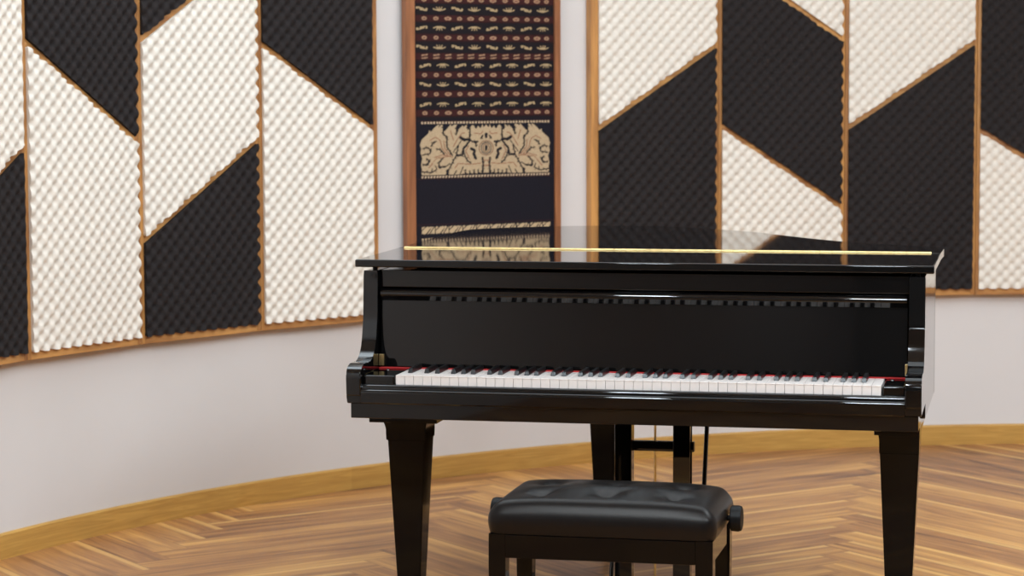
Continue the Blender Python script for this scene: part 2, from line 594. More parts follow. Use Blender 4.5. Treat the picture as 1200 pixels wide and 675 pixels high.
# ------------------------------------------------------------------ hanging textile
def draw_textile(X, Y):
    """colour of the woven cloth; X across 487..650, Y down from 0 (about 3.2 mm per unit)"""
    C = np.zeros(X.shape + (3,))
    L3 = lambda r, g, b: np.array(lin(r, g, b)[:3])
    ground = L3(27, 22, 26); navy = L3(24, 22, 31); red = L3(58, 27, 27)
    cream = L3(182, 159, 128); dim = L3(160, 126, 100); motif = L3(172, 148, 112); brown = L3(146, 104, 80)
    C[:] = ground
    C[(Y > 140)] = navy
    def put(mask, col):
        C[mask] = col
    def ell(cx, cy, rx, ry):
        return ((X - cx) / rx) ** 2 + ((Y - cy) / ry) ** 2 < 1
    def seg(pts, w):
        m = np.zeros(X.shape, bool)
        for (x0, y0), (x1, y1) in zip(pts[:-1], pts[1:]):
            dx, dy = x1 - x0, y1 - y0
            l2 = dx * dx + dy * dy + 1e-9
            lx0, lx1 = min(x0, x1) - w, max(x0, x1) + w
            t = np.clip(((X - x0) * dx + (Y - y0) * dy) / l2, 0, 1)
            m |= (X - x0 - t * dx) ** 2 + (Y - y0 - t * dy) ** 2 < (w / 2) ** 2
        return m
    def poly(pts):
        m = np.zeros(X.shape, bool)
        n = len(pts)
        for i in range(n):
            x0, y0 = pts[i]; x1, y1 = pts[(i + 1) % n]
            if y0 == y1:
                continue
            c = ((Y >= min(y0, y1)) & (Y < max(y0, y1))) & (X < x0 + (Y - y0) / (y1 - y0) * (x1 - x0))
            m ^= c
        return m
    # red bands with small lozenges; continue the rhythm above the frame's top edge
    bands = [2.3, 23.8, 45.8, 67.5, 88.8, 110.9, 132.8]
    ups = [2.3 - 21.6 * k for k in range(1, 14)]
    ov = [498.8, 512, 525.6, 539, 551.8, 564.4, 578, 592, 605, 618, 630, 641.5]
    for bi, y in enumerate(bands + ups):
        put((np.abs(Y - y) < 3.6), red)
        put((np.abs(np.abs(Y - y) - 3.9) < 0.5), red * 0.6)
        for k, x in enumerate(ov):
            if bi == 3:
                for dy in (-1.7, 1.7):
                    put(seg([(x - 2.6, y + dy + 0.4), (x + 3.2, y + dy - 0.4)], 1.5), dim)
                continue
            wide = k % 2 == 0 and k > 0
            rx = 3.9 if wide else 2.9
            put(ell(x, y, rx, 2.2), dim)
            put(ell(x, y, 1.2 if not wide else 1.8, 0.7), red * (1.3 if not wide else 3.0))
    rows = [13, 34.5, 57, 77.7, 100, 122.5] + [13 - 21.6 * k for k in range(1, 13)]
    for ri, y in enumerate(rows):
        x0 = 495.7 if y < 65 else 499.3
        up = (ri % 2 == 0) if ri < 6 else ((ri - 6) % 2 == 1)
        if ri in (3, 4, 5):
            up = ri == 4
        sg = 1 if up else -1
        for k in range(8):
            x = x0 + k * 20.15
            if k % 2 == 0:      # striding animal
                put(seg([(x - 5.5, y - 2.2 * sg), (x - 1.5, y - 1.6 * sg), (x + 2, y + 1.0 * sg), (x + 5.6, y + 1.6 * sg)], 1.5), motif)
                put(ell(x + 0.6, y + 0.2 * sg, 2.7, 1.5), motif)
                put(seg([(x - 5.6, y - 0.8 * sg), (x - 4.2, y - 0.6 * sg)], 1.3), motif)
                put(ell(x + 5.8, y + 0.1 * sg, 1.1, 1.3), motif)
            else:               # bird with raised feathers
                put(ell(x, y + 0.9 * sg, 4.6, 1.15), motif)
                for dx in (-3.0, 0, 3.0):
                    put(seg([(x + dx * 0.6, y + 0.5 * sg), (x + dx, y - 2.5 * sg)], 1.0), motif)
                put(seg([(x - 6.4, y - 0.2 * sg), (x - 4, y + 0.8 * sg)], 1.3), motif)
                put(seg([(x + 6.4, y - 0.2 * sg), (x + 4, y + 0.8 * sg)], 1.3), motif)
    # thin red lines and dotted borders
    def medallion(yo, flip):
        Yl = (yo + 66 - (Y - yo)) if flip else Y
        nonlocal_Y = Yl
        return nonlocal_Y
    put(np.abs(Y - 142.0) < 0.35, red)
    put(np.abs(Y - 208.8) < 0.35, red)
    for yb_ in (144.0, 206.6):
        hgt = 1.0 if yb_ < 150 else 1.25
        dots = (np.abs(Y - yb_) < hgt) & (X > 494.5) & (X < 645.5) & ((((X - 494.5) / 3.43) % 1.0) < (0.62 - 0.14 * (Y - yb_) * (1 if yb_ > 150 else -0.3)))
        put(dots, L3(196, 170, 140))
    cxm = 569.0
    Xo = X
    Xm = cxm - np.abs(X - cxm)
    k = 1 / 9.116
    T = lambda pts: [(484 + a * k, 138 + b * k) for a, b in pts]
    X_saved = X
    def run(XX):
        nonlocal X
        X = XX
    run(Xm)
    sil = [(775, 592), (640, 600), (365, 606), (100, 606), (93, 570), (100, 545), (88, 500), (104, 430), (93, 390), (84, 370), (94, 330), (80, 290), (100, 228),
           (170, 165), (177, 128), (192, 150), (245, 95), (282, 72), (276, 112), (300, 80), (327, 72), (327, 150), (350, 138), (385, 95),
           (405, 72), (411, 95), (440, 78), (467, 78), (467, 185), (484, 130), (530, 85), (537, 105), (572, 78), (578, 140), (592, 130), (630, 78),
           (652, 102), (666, 126), (692, 92), (715, 122), (736, 78), (746, 110), (776, 82)]
    put(poly(T(sil)), cream)
    dark = navy * 0.9
    D = [([(325, 80), (325, 180), (365, 205), (362, 310), (420, 400)], 13), ([(467, 95), (462, 185)], 12),
         ([(578, 95), (606, 132), (600, 240), (640, 262), (690, 262)], 14), ([(664, 262), (668, 312)], 13),
         ([(505, 212), (540, 240), (592, 236)], 26), ([(428, 372), (520, 240)], 8), ([(600, 255), (532, 340), (525, 408)], 17),
         ([(465, 402), (525, 406)], 17), ([(370, 575), (460, 405), (485, 300)], 11), ([(535, 345), (548, 402), (572, 455), (612, 490)], 11),
         ([(618, 335), (650, 352), (645, 400), (665, 440)], 24), ([(735, 435), (742, 500), (735, 590)], 17),
         ([(440, 602), (462, 568)], 10), ([(500, 602), (532, 525)], 10), ([(552, 602), (558, 560)], 11), ([(600, 604), (600, 572)], 12),
         ([(640, 602), (650, 560)], 11), ([(690, 600), (690, 560)], 12), ([(110, 325), (160, 312), (195, 345), (182, 380), (108, 392)], 12),
         ([(110, 490), (150, 500), (182, 460), (150, 432)], 13), ([(195, 302), (220, 262), (252, 250)], 12), ([(250, 330), (300, 342), (342, 402)], 12),
         ([(100, 568), (200, 580), (252, 548)], 11), ([(200, 577), (206, 540)], 9), ([(255, 547), (240, 510)], 9), ([(275, 520), (280, 470), (322, 430)], 12),
         ([(280, 526), (342, 522)], 17), ([(350, 520), (392, 490)], 10), ([(366, 604), (370, 560)], 24), ([(720, 225), (740, 195)], 14),
         ([(775, 178), (775, 215)], 22)]
    for pts, wd in D:
        put(seg(T(pts), wd * 1.15 * k), dark)
        sgn = 1
        for (x0, y0), (x1, y1) in zip(pts[:-1], pts[1:]):
            dx, dy = x1 - x0, y1 - y0
            L_ = math.hypot(dx, dy)
            if wd < 11 or L_ < 30:
                continue
            for q in np.arange(0.3, 1.0, 28.0 / L_):      # thorns along the leaf outline
                bx_, by_ = x0 + dx * q, y0 + dy * q
                put(seg(T([(bx_, by_), (bx_ - dy / L_ * 17 * sgn - dx / L_ * 6, by_ + dx / L_ * 17 * sgn - dy / L_ * 6)]), 8 * k), dark)
                sgn = -sgn
    for pts in [[(185, 240), (240, 205), (290, 240), (312, 330), (372, 400)], [(400, 140), (432, 240)], [(430, 310), (480, 222), (522, 170), (552, 165)],
                [(170, 530), (252, 430), (402, 410)], [(445, 540), (480, 490), (620, 502), (722, 490)], [(592, 300), (560, 360), (602, 450)],
                [(650, 170), (720, 180), (740, 150)], [(230, 420), (320, 395), (420, 420)], [(330, 250), (340, 330), (400, 400)]]:
        put(seg(T(pts), 10 * k), brown)
    cxr, cyr = T([(775, 330)])[0]
    for rx, ry, col in ((88, 88, cream), (80, 82, brown * 0.7), (70, 72, cream), (58, 66, dark * 2), (48, 56, cream), (38, 50, brown * 0.6), (27, 40, cream), (15, 32, dark)):
        put(ell(cxr, cyr, rx * k, ry * k), col)
    put(seg(T([(742, 445), (760, 470), (775, 455)]), 8 * k), brown)
    put(seg(T([(745, 500), (762, 525), (775, 510)]), 8 * k), brown)
    run(Xo)
    # small leaf border that starts the next section of the cloth
    yb2 = 268.5
    put((np.abs(Y - 262.0) < 0.4), red)
    lf = (np.abs(Y - yb2) < 4.6 - 0.9 * np.abs(np.sin((X - 494) * 0.9))) & (X > 494.5) & (X < 645) & ((((X - 494.5) / 15.8) % 1.0) < 0.93)
    put(lf, L3(190, 166, 132))
    for q in range(10):
        x0 = 494.5 + 15.8 * q
        put(seg([(x0, yb2), (x0 + 5, yb2 - 4.5)], 1.1), dark); put(seg([(x0 + 5, yb2 + 4.5), (x0 + 10, yb2 - 2)], 1.1), dark)
        put(seg([(x0 + 9, yb2 + 4), (x0 + 14, yb2 - 4)], 1.1), dark)
    put((Y > 276) & (np.abs(Y - 279) < 1.0) & ((((X - 494.5) / 3.43) % 1.0) < 0.6) & (X > 494) & (X < 646), L3(190, 166, 132))
    # the next medallion, mostly behind the piano
    body = (Y > 283) & (Y < 338) & (X > 496) & (X < 643)
    put(body & ((np.sin((X - 569) * 0.42) * np.sin(Y * 0.33 + np.abs(X - 569) * 0.11)) > -0.35), cream)
    return C

def hanging_textile():
    a0, a1 = R(-38.06), R(-28.85); am = (a0 + a1) / 2
    d = RF * math.cos((a1 - a0) / 2)
    w = 2 * RF * math.sin((a1 - a0) / 2)
    x, y = on_arc(am, d)
    zb, zt = 0.60, 2.62
    t = empty('framed_textile', (x - math.cos(am) * w / 2, y + math.sin(am) * w / 2, zb), -am)
    tag(t, 'tall dark woven textile with cream motifs in a brown wooden frame, behind the piano', 'wall hanging')
    fl, fr = 0.039, 0.026
    yb = BACK - 0.014
    for u0, u1 in ((0, fl), (w - fr, w)):
        bm = nb(); box(bm, u0, u1, -0.004, yb, 0, zt - zb, 0.002, 1)
        obj('frame_stile', bm, M['frame'], t)
    for z0, z1 in ((0, 0.03), (zt - zb - 0.03, zt - zb)):
        bm = nb(); box(bm, fl, w - fr, -0.003, yb, z0, z1, 0.002, 1)
        obj('frame_rail', bm, M['frame'], t)
    bm = nb(); box(bm, fl, w - fr, 0.012, yb, 0.03, zt - zb - 0.03)
    obj('backing_board', bm, M['frame'], t)
    # cloth: a fine grid that carries the woven colours
    nu = 320
    zf = np.arange(0.63, 1.80, 0.00195)
    zc = np.arange(1.80, zt - 0.03, 0.004)
    zv = np.concatenate([zf, zc])
    uv_ = np.linspace(fl, w - fr, nu)
    U, Z = np.meshgrid(uv_, zv)
    X = 487 + 163 * (U - fl) / (w - fr - fl)
    Y = (1.779 - Z) * 316.0
    Cc = draw_textile(X, Y)
    yy = 0.006 + 0.0012 * np.sin(U * 23) * np.sin(Z * 4.1)
    co = np.stack([U, yy, Z - zb], -1).reshape(-1, 3)
    nz = len(zv)
    me = bpy.data.meshes.new('cloth')
    me.vertices.add(len(co))
    me.vertices.foreach_set('co', co.ravel())
    ii = np.arange(nz * nu).reshape(nz, nu)
    q = np.stack([ii[:-1, :-1], ii[:-1, 1:], ii[1:, 1:], ii[1:, :-1]], -1).reshape(-1, 4)
    me.loops.add(q.size)
    me.loops.foreach_set('vertex_index', q.ravel())
    me.polygons.add(len(q))
    me.polygons.foreach_set('loop_start', np.arange(0, q.size, 4))
    me.polygons.foreach_set('loop_total', np.full(len(q), 4))
    me.update(calc_edges=True)
    at = me.color_attributes.new('weave', 'FLOAT_COLOR', 'POINT')
    at.data.foreach_set('color', np.concatenate([Cc.reshape(-1, 3), np.ones((len(co), 1))], 1).ravel())
    link_mesh('cloth', me, M['textile'], t)
hanging_textile()

# ------------------------------------------------------------------ grand piano
PYAW = 0.2095
P = empty('grand_piano', (0.3016, 5.9893, 0), -PYAW)
tag(P, 'glossy black grand piano with closed lid and open keyboard', 'piano')
LX, RX = -0.735, 0.711                        # outer sides of the case
ILX, IRX = -0.697, 0.671                      # inner faces of the arms
LQ = M['lacquer']

left_pts = [(-0.757, 0.145), (-0.762, 0.60), (-0.768, 1.10), (-0.769, 1.33), (-0.764, 1.43), (-0.742, 1.505), (-0.70, 1.56), (-0.64, 1.613), (-0.54, 1.682),
            (-0.46, 1.716), (-0.385, 1.735), (-0.30, 1.744), (-0.22, 1.738), (-0.153, 1.715), (-0.06, 1.655), (0.028, 1.582), (0.147, 1.46), (0.225, 1.345),
            (0.305, 1.228), (0.37, 1.14), (0.437, 1.061), (0.52, 0.985), (0.60, 0.93), (0.67, 0.89), (0.715, 0.855), (0.733, 0.80), (0.733, 0.74)]
outline = catmull(left_pts, 4) + [(0.7325, 0.60), (0.732, 0.145)]
back_out = [q for q in outline if q[1] > 0.6035]
lid_back = [(-0.762, 0.603)] + back_out + [(0.7325, 0.603)]
flap_out = [(-0.757, 0.145), (-0.762, 0.5975), (0.7325, 0.5975), (0.732, 0.145)]
bm = nb(); prism_z(bm, lid_back, 0.9873, 1.0073, 0.0035, 3)
lid = obj('lid', bm, LQ, P, smooth=35)
bm = nb(); prism_z(bm, flap_out, 0.9873, 1.0073, 0.0035, 3)
flap = obj('front_flap', bm, LQ, P, smooth=35)
# piano hinge: a row of brass knuckles
bm = nb()
nk = 44
hx0, hx1 = -0.742, 0.708
for i in range(nk):
    xa = hx0 + (hx1 - hx0) * i / nk; xb = hx0 + (hx1 - hx0) * (i + 1) / nk - 0.0012
    tube(bm, (xa, 0.6003, 1.0080), (xb, 0.6003, 1.0080), 0.0036, 10)
box(bm, hx0, hx1, 0.588, 0.6126, 1.0068, 1.0082)
o = obj('hinge', bm, M['brass'], P, smooth=50); o['label'] = 'long brass lid hinge'

# case rim: solid body behind the keyboard
rim_full = inset([(-0.757, 0.200)] + [q for q in outline if q[1] > 0.21] + [(0.732, 0.200)], 0.0215)
bm = nb(); prism_z(bm, rim_full, 0.614, 0.978, 0.004, 3)
case = obj('case', bm, LQ, P, smooth=35)
# rubber pads between case and lid
for x, y in ((-0.715, 0.19), (0.69, 0.19), (-0.30, 1.68)):
    bm = nb(); tube(bm, (x, y, 0.976), (x, y, 0.9885), 0.007, 12)
    obj('lid_pad', bm, M['rubber'], P, smooth=50)
# keybed
bm = nb(); box(bm, -0.727, 0.7035, -0.016, 0.42, 0.6136, 0.652, 0.002, 2)
obj('keybed', bm, LQ, P, smooth=35)
# arms with their scroll
arm = [(0.30, 0.652), (0.30, 0.979), (0.1475, 0.979), (0.1435, 0.925), (0.139, 0.862), (0.133, 0.835), (0.126, 0.808), (0.116, 0.785), (0.104, 0.770), (0.088, 0.758),
       (0.070, 0.7515), (0.060, 0.750), (0.058, 0.7475), (0.050, 0.7475), (0.046, 0.7505), (0.020, 0.7510), (0.002, 0.7495), (-0.012, 0.745), (-0.022, 0.738),
       (-0.028, 0.728), (-0.030, 0.715), (-0.030, 0.675), (-0.027, 0.672), (-0.0235, 0.672), (-0.0235, 0.654), (-0.021, 0.652)]
arm_s = [arm[0], arm[1], arm[2]] + catmull(arm[2:12], 3)[1:] + arm[12:14] + catmull(arm[14:21], 3) + arm[21:]
for x0, x1 in ((LX, ILX), (IRX, RX)):
    bm = nb(); prism_x(bm, arm_s, x0, x1, 0.003, 3)
    obj('arm', bm, LQ, P, smooth=32)
# key blocks
for x0, x1 in ((ILX, -0.6145), (0.6145, IRX)):
    bm = nb(); box(bm, x0 + 0.0005, x1 - 0.0005, -0.004, 0.152, 0.652, 0.7225, 0.004, 3)
    kb = obj('key_block', bm, LQ, P, smooth=35)
    xs = (x0 + x1) / 2
    bm = nb(); lathe(bm, [(0.7222, 0.0052), (0.7236, 0.005), (0.7241, 0.0035)], 'Z', (xs - 0.01, 0.125, 0), 14)
    o = obj('screw', bm, M['steel'], kb, smooth=40)
# key slip with a double rounded upper edge
ks = [(-0.0045, 0.652), (-0.0045, 0.7005)] + arc_pts(-0.0125, 0.6915, 0.009, 82, 178, 9) + \
     [(-0.0218, 0.6895)] + arc_pts(-0.0210, 0.6795, 0.0095, 86, 180, 9) + [(-0.0305, 0.656), (-0.0265, 0.652)]
bm = nb(); prism_x(bm, ks, ILX + 0.0005, IRX - 0.0005)
obj('key_slip', bm, LQ, P, smooth=32)
# name felt
bm = nb(); box(bm, ILX + 0.001, IRX - 0.001, 0.146, 0.168, 0.7225, 0.7258, 0.0015, 2)
obj('felt_strip', bm, M['felt'], P, smooth=35)
# fallboard, open, leaning slightly back, with its rounded lip
fb = [(0.158, 0.7285), (0.168, 0.7285), (0.190, 0.908), (0.188, 0.930)] + arc_pts(0.168, 0.917, 0.0135, 62, 200, 12) + [(0.1617, 0.9005), (0.1692, 0.8995)]
bm = nb(); prism_x(bm, fb, ILX + 0.004, IRX - 0.005, 0.001, 1)
fall = obj('fallboard', bm, LQ, P, smooth=32)
# front rail of the case above the fallboard
bm = nb(); box(bm, ILX + 0.0005, IRX - 0.0005, 0.172, 0.215, 0.9335, 0.979, 0.003, 2)
obj('front_rail', bm, LQ, P, smooth=35)
# brass fallboard pivots
for x0, x1 in ((ILX + 0.0005, ILX + 0.0145), (IRX - 0.009, IRX - 0.0005)):
    bm = nb(); box(bm, x0, x1, 0.148, 0.158, 0.730, 0.760, 0.0015, 2)
    o = obj('fallboard_pivot', bm, M['brass'], P, smooth=35); o['label'] = 'small brass fallboard pivot'

# keys
KW = 1.225 / 52
def white_key_bm():
    bm = nb()
    # overhanging lip: thin top plate over a slightly set-back front
    box(bm, 0.0005, KW - 0.0005, 0.0012, 0.158, 0.688, 0.7210, 0)
    box(bm, 0.0004, KW - 0.0004, 0.0, 0.158, 0.7205, 0.7236, 0.0008, 2)
    return bm
bmw = white_key_bm()
k0 = obj('white_key', bmw, M['ivory'], P, smooth=35)
k0.location = (-0.6125, 0, 0)
for i in range(1, 52):
    k = k0.copy(); COL.objects.link(k); k.parent = P
    k.location = (-0.6125 + i * KW, 0, 0)
bk = nb()
prof = [(0.051, 0.7236), (0.0545, 0.7335), (0.0565, 0.7353), (0.060, 0.736), (0.156, 0.736), (0.156, 0.7236)]
wb, wt = 0.0063, 0.0046
A, B = [], []
for y, z in prof:
    hw = wb + (wt - wb) * (z - 0.7236) / 0.0124
    A.append(bk.verts.new((-hw, y, z))); B.append(bk.verts.new((hw, y, z)))
fa = bk.faces.new(A); fb_ = bk.faces.new(B[::-1])
for i in range(len(prof)):
    bk.faces.new([A[i], B[i], B[(i + 1) % len(prof)], A[(i + 1) % len(prof)]])
bmesh.ops.bevel(bk, geom=list(fa.edges) + list(fb_.edges), offset=0.0008, segments=2, affect='EDGES')
b0 = obj('black_key', bk, M['ebony'], P, smooth=35)
first = True
names = 'ABCDEFG'
off = {'A': 0.0018, 'C': -0.0022, 'D': 0.0022, 'F': -0.0026, 'G': 0.0}
for i in range(51):
    nm = names[i % 7]
    if nm in off:
        if first:
            k = b0; first = False
        else:
            k = b0.copy(); COL.objects.link(k); k.parent = P
        k.location = (-0.6125 + (i + 1) * KW + off[nm], 0, 0)

# legs
def leg_bm(cx, y0, wt_, ww, fl, zc=0.5175, zp=0.570):
    """tapered square leg with a slightly flared capital; fl: flare of the left and right side"""
    bm = nb()
    cy = y0 + wt_ / 2
    def ring(z, hw, f=0.0):
        return [bm.verts.new((cx + sx * hw + (-fl[0] if sx < 0 else fl[1]) * f, cy + sy * (hw + 0.006 * f), z)) for sx, sy in ((-1, -1), (1, -1), (1, 1), (-1, 1))]
    levels = [(0.105, ww / 2, 0), (zc - 0.002, wt_ / 2, 0), (zc - 0.001, wt_ / 2, 0.3), (zc + 0.02, wt_ / 2, 0.34)]
    for i in range(1, 7):
        t = i / 6
        levels.append((zc + 0.02 + (zp - zc - 0.02) * t, wt_ / 2, 0.34 + 0.66 * t * t))
    levels.append((0.604, wt_ / 2, 1.0))
    prev = None
    for z, hw, f in levels:
        r = ring(z, hw, f)
        if prev:
            for k in range(4):
                bm.faces.new([prev[k], prev[(k + 1) % 4], r[(k + 1) % 4], r[k]])
        else:
            bm.faces.new(r[::-1])
        prev = r
    bm.faces.new(prev)
    vert_e = [e for e in bm.edges if abs(e.verts[0].co.z - e.verts[1].co.z) > 0.005]
    bmesh.ops.bevel(bm, geom=vert_e, offset=0.002, segments=2, affect='EDGES')
    return bm, cy
for cx, y0, wt_, ww, fl, pl_ in ((-0.656, 0.27, 0.101, 0.0615, (0.014, 0.009), (-0.700, -0.520, 0.06, 0.40)), (0.644, 0.27, 0.099, 0.063, (0.005, 0.002), (0.592, 0.7035, 0.06, 0.40)),
                            (-0.319, 1.42, 0.103, 0.064, (0.006, 0.006), (-0.40, -0.25, 1.38, 1.55))):
    bm, cy = leg_bm(cx, y0, wt_, ww, fl)
    box(bm, *pl_, 0.5925, 0.6145, 0.0015, 2)
    lg = obj('leg', bm, M['leg_lacquer'], P, smooth=30)
    bm = nb(); lathe(bm, [(0.060, 0.018), (0.066, 0.022), (0.100, 0.026), (0.1055, 0.026)], 'Z', (cx, cy, 0), 20)
    box(bm, cx - 0.016, cx - 0.011, cy - 0.012, cy + 0.012, 0.018, 0.064)
    box(bm, cx + 0.011, cx + 0.016, cy - 0.012, cy + 0.012, 0.018, 0.064)
    lathe(bm, [(-0.010, 0.021), (-0.008, 0.0235), (0.008, 0.0235), (0.010, 0.021)], 'X', (cx, cy, 0.0235), 24)
    o = obj('caster', bm, M['brass'], lg, smooth=35); o['label'] = 'brass caster'

# pedal lyre
ly = nb()
for x0, x1 in ((-0.114, -0.068), (0.043, 0.089)):
    box(ly, x0, x1, 0.395, 0.437, 0.13, 0.575, 0.002, 2)
box(ly, -0.150, 0.125, 0.375, 0.457, 0.5745, 0.614, 0.003, 2)
box(ly, -0.070, 0.098, 0.408, 0.426, 0.484, 0.511, 0.002, 2)
box(ly, -0.160, 0.135, 0.345, 0.455, 0.065, 0.132, 0.006, 3)
lyre = obj('pedal_lyre', ly, LQ, P, smooth=30)
for x in (-0.0725, -0.0125, 0.0475):
    bm = nb(); tube(bm, (x, 0.448, 0.131), (x, 0.448, 0.61), 0.0032, 10)
    o = obj('pedal_rod', bm, M['brass'], lyre, smooth=40); o['label'] = 'thin brass pedal rod'
    bm = nb()
    pr = [(0.35, 0.010), (0.30, 0.0105), (0.255, 0.016), (0.225, 0.019), (0.208, 0.014)]
    top = [bm.verts.new((x - w_, y, 0.062)) for y, w_ in pr] + [bm.verts.new((x + w_, y, 0.062)) for y, w_ in pr[::-1]]
    f = bm.faces.new(top)
    r = bmesh.ops.extrude_face_region(bm, geom=[f])
    for v in (q for q in r['geom'] if isinstance(q, bmesh.types.BMVert)):
        v.co.z = 0.052
    o = obj('pedal', bm, M['brass'], lyre); o['label'] = 'brass pedal'
for x in (-0.133, 0.108):
    bm = nb(); tube(bm, (x, 0.445, 0.12), (x, 0.625, 0.612), 0.0062, 12)
    obj('brace_rod', bm, LQ, lyre, smooth=40)

# ------------------------------------------------------------------ bench
BW, BD = 0.520, 0.3325
BZ0, BZ1 = 0.4305, 0.511
Bn = empty('piano_bench', (0.2336, 5.6067, 0), -0.2217)
tag(Bn, 'low black piano bench with tufted leather cushion and side knobs, in front of the keyboard', 'bench')
def cushion_mesh():
    nx, ny, nzs = 130, 84, 18
    hw, hd = BW / 2 + 0.002, BD / 2 + 0.002
    rad = 0.044
    tuft = [(x, y) for x in (-0.158, 0.0, 0.158) for y in (-0.068, 0.068)]
    bm = nb()
    # cube surface: subdivide a box, then push the points onto a rounded pillow
    vs = {}
    def V(i, j, k):
        key = (i, j, k)
        if key in vs:
            return vs[key]
        def sm(t):
            return t
        x = -hw + 2 * hw * i / nx; y = -hd + 2 * hd * j / ny; z = BZ0 + (BZ1 - BZ0) * k / nzs
        v = bm.verts.new((x, y, z)); vs[key] = v
        return v
    for i in range(nx):
        for j in range(ny):
            bm.faces.new([V(i, j, nzs), V(i + 1, j, nzs), V(i + 1, j + 1, nzs), V(i, j + 1, nzs)])
            bm.faces.new([V(i, j, 0), V(i, j + 1, 0), V(i + 1, j + 1, 0), V(i + 1, j, 0)])
    for k in range(nzs):
        for i in range(nx):
            bm.faces.new([V(i, 0, k), V(i + 1, 0, k), V(i + 1, 0, k + 1), V(i, 0, k + 1)])
            bm.faces.new([V(i, ny, k), V(i, ny, k + 1), V(i + 1, ny, k + 1), V(i + 1, ny, k)])
        for j in range(ny):
            bm.faces.new([V(0, j, k), V(0, j, k + 1), V(0, j + 1, k + 1), V(0, j + 1, k)])
            bm.faces.new([V(nx, j, k), V(nx, j + 1, k), V(nx, j + 1, k + 1), V(nx, j, k + 1)])
    cr = 0.030
    for v in bm.verts:
        x, y, z = v.co
        c = Vector((max(-hw + cr, min(hw - cr, x)), max(-hd + cr, min(hd - cr, y)), min(z, BZ1 - rad)))
        d = Vector(((x - c.x) / cr, (y - c.y) / cr, (z - c.z) / rad))
        top = 0.0
        if d.length > 1e-6:
            m = max(abs(d.x), abs(d.y), abs(d.z))
            d = d.normalized() * m
            v.co = c + Vector((d.x * cr, d.y * cr, d.z * rad))
            top = max(0.0, d.z)
        x, y, z = v.co
        b = 0.005 * math.sin(PI * min(max((z - BZ0) / 0.062, 0), 1))
        ax, ay = x / hw, y / hd
        v.co.x += b * ax * abs(ax) ** 14
        v.co.y += b * ay * abs(ay) ** 12
        if top > 0:
            g = top * top * (3 - 2 * top)
            crown = 0.011 * (1 - min(1, ax * ax)) * (1 - min(1, ay * ay)) ** 1.8 - 0.011 * abs(ax) ** 5 
            dz = crown
            for tx, ty in tuft:
                r2_ = math.hypot((x - tx), (y - ty))
                dz -= 0.0095 * math.exp(-(r2_ / 0.036) ** 2) + 0.014 * math.exp(-r2_ / 0.011)
            # pulled creases between neighbouring tufts
            for xa, xb in ((-0.158, 0.0), (0.0, 0.158)):
                if xa < x < xb:
                    s = (x - xa) / (xb - xa)
                    for sg in (1, -1):
                        yy = sg * 0.068 * (1 - 2 * s)
                        dz -= 0.003 * math.exp(-((y - yy) / 0.012) ** 2) * (0.3 + abs(2 * s - 1) * 0.7)
            v.co.z += dz * g
    bmesh.ops.smooth_vert(bm, verts=[v for v in bm.verts if v.co.z > BZ0 + 0.03], factor=0.5, use_axis_x=True, use_axis_y=True, use_axis_z=True)
    for _ in range(9):
        bmesh.ops.smooth_vert(bm, verts=[v for v in bm.verts if v.co.z > BZ0 + 0.03], factor=0.5, use_axis_x=True, use_axis_y=True, use_axis_z=True)
    for f in bm.faces:
        f.smooth = True
    return bm, tuft
bm, tuft = cushion_mesh()
cu = obj('cushion', bm, M['leather'], Bn, smooth=70, weighted=False)
cu['label'] = 'black leather button-tufted seat cushion'
for tx, ty in tuft:
    bm = nb()
    bmesh.ops.create_uvsphere(bm, u_segments=12, v_segments=8, radius=0.006)
    for v in bm.verts:
        v.co = Vector((tx + v.co.x, ty + v.co.y, BZ1 - 0.0125 + v.co.z * 0.5))
    obj('button', bm, M['leather'], cu, smooth=60)
# frame under the cushion
hw, hd = BW / 2, BD / 2
lw = 0.040
AZ = 0.374
def apron(x0, x1, y0, y1):
    bm = nb(); box(bm, x0, x1, y0, y1, AZ, BZ0 - 0.0015, 0.002, 2)
    obj('apron', bm, M['leg_lacquer'], Bn, smooth=35)
apron(-hw + lw, hw - lw, -hd - 0.001, -hd + 0.022)
apron(-hw + lw, hw - lw, hd - 0.024, hd - 0.004)
apron(-hw + 0.004, -hw + 0.024, -hd + lw, hd - lw)
apron(hw - 0.024, hw - 0.004, -hd + lw, hd - lw)
bm = nb(); box(bm, -hw + 0.026, hw - 0.026, -hd + 0.026, hd - 0.026, BZ0 - 0.02, BZ0 + 0.002)
obj('seat_board', bm, LQ, Bn)
for sx in (-1, 1):
    for sy in (-1, 1):
        bm = nb()
        cx, cy = sx * (hw - lw / 2), sy * (hd - lw / 2)
        a = [bm.verts.new((cx + q * (lw / 2 - 0.004), cy + p * (lw / 2 - 0.004), 0.006)) for q, p in ((-1, -1), (1, -1), (1, 1), (-1, 1))]
        b = [bm.verts.new((cx + q * lw / 2, cy + p * lw / 2, AZ - 0.02)) for q, p in ((-1, -1), (1, -1), (1, 1), (-1, 1))]
        c = [bm.verts.new((cx + q * lw / 2, cy + p * lw / 2, BZ0 - 0.0015)) for q, p in ((-1, -1), (1, -1), (1, 1), (-1, 1))]
        bm.faces.new(a[::-1]); bm.faces.new(c)
        for lo_, hi_ in ((a, b), (b, c)):
            for k in range(4):
                bm.faces.new([lo_[k], lo_[(k + 1) % 4], hi_[(k + 1) % 4], hi_[k]])
        bmesh.ops.bevel(bm, geom=[e for e in bm.edges if abs(e.verts[0].co.z - e.verts[1].co.z) > 0.02], offset=0.002, segments=2, affect='EDGES')
        lg = obj('leg', bm, M['leg_lacquer'], Bn, smooth=35)
        bm = nb(); lathe(bm, [(0.0, 0.012), (0.002, 0.013), (0.007, 0.013)], 'Z', (cx, cy, 0), 16)
        obj('foot_pad', bm, M['rubber'], lg, smooth=40)
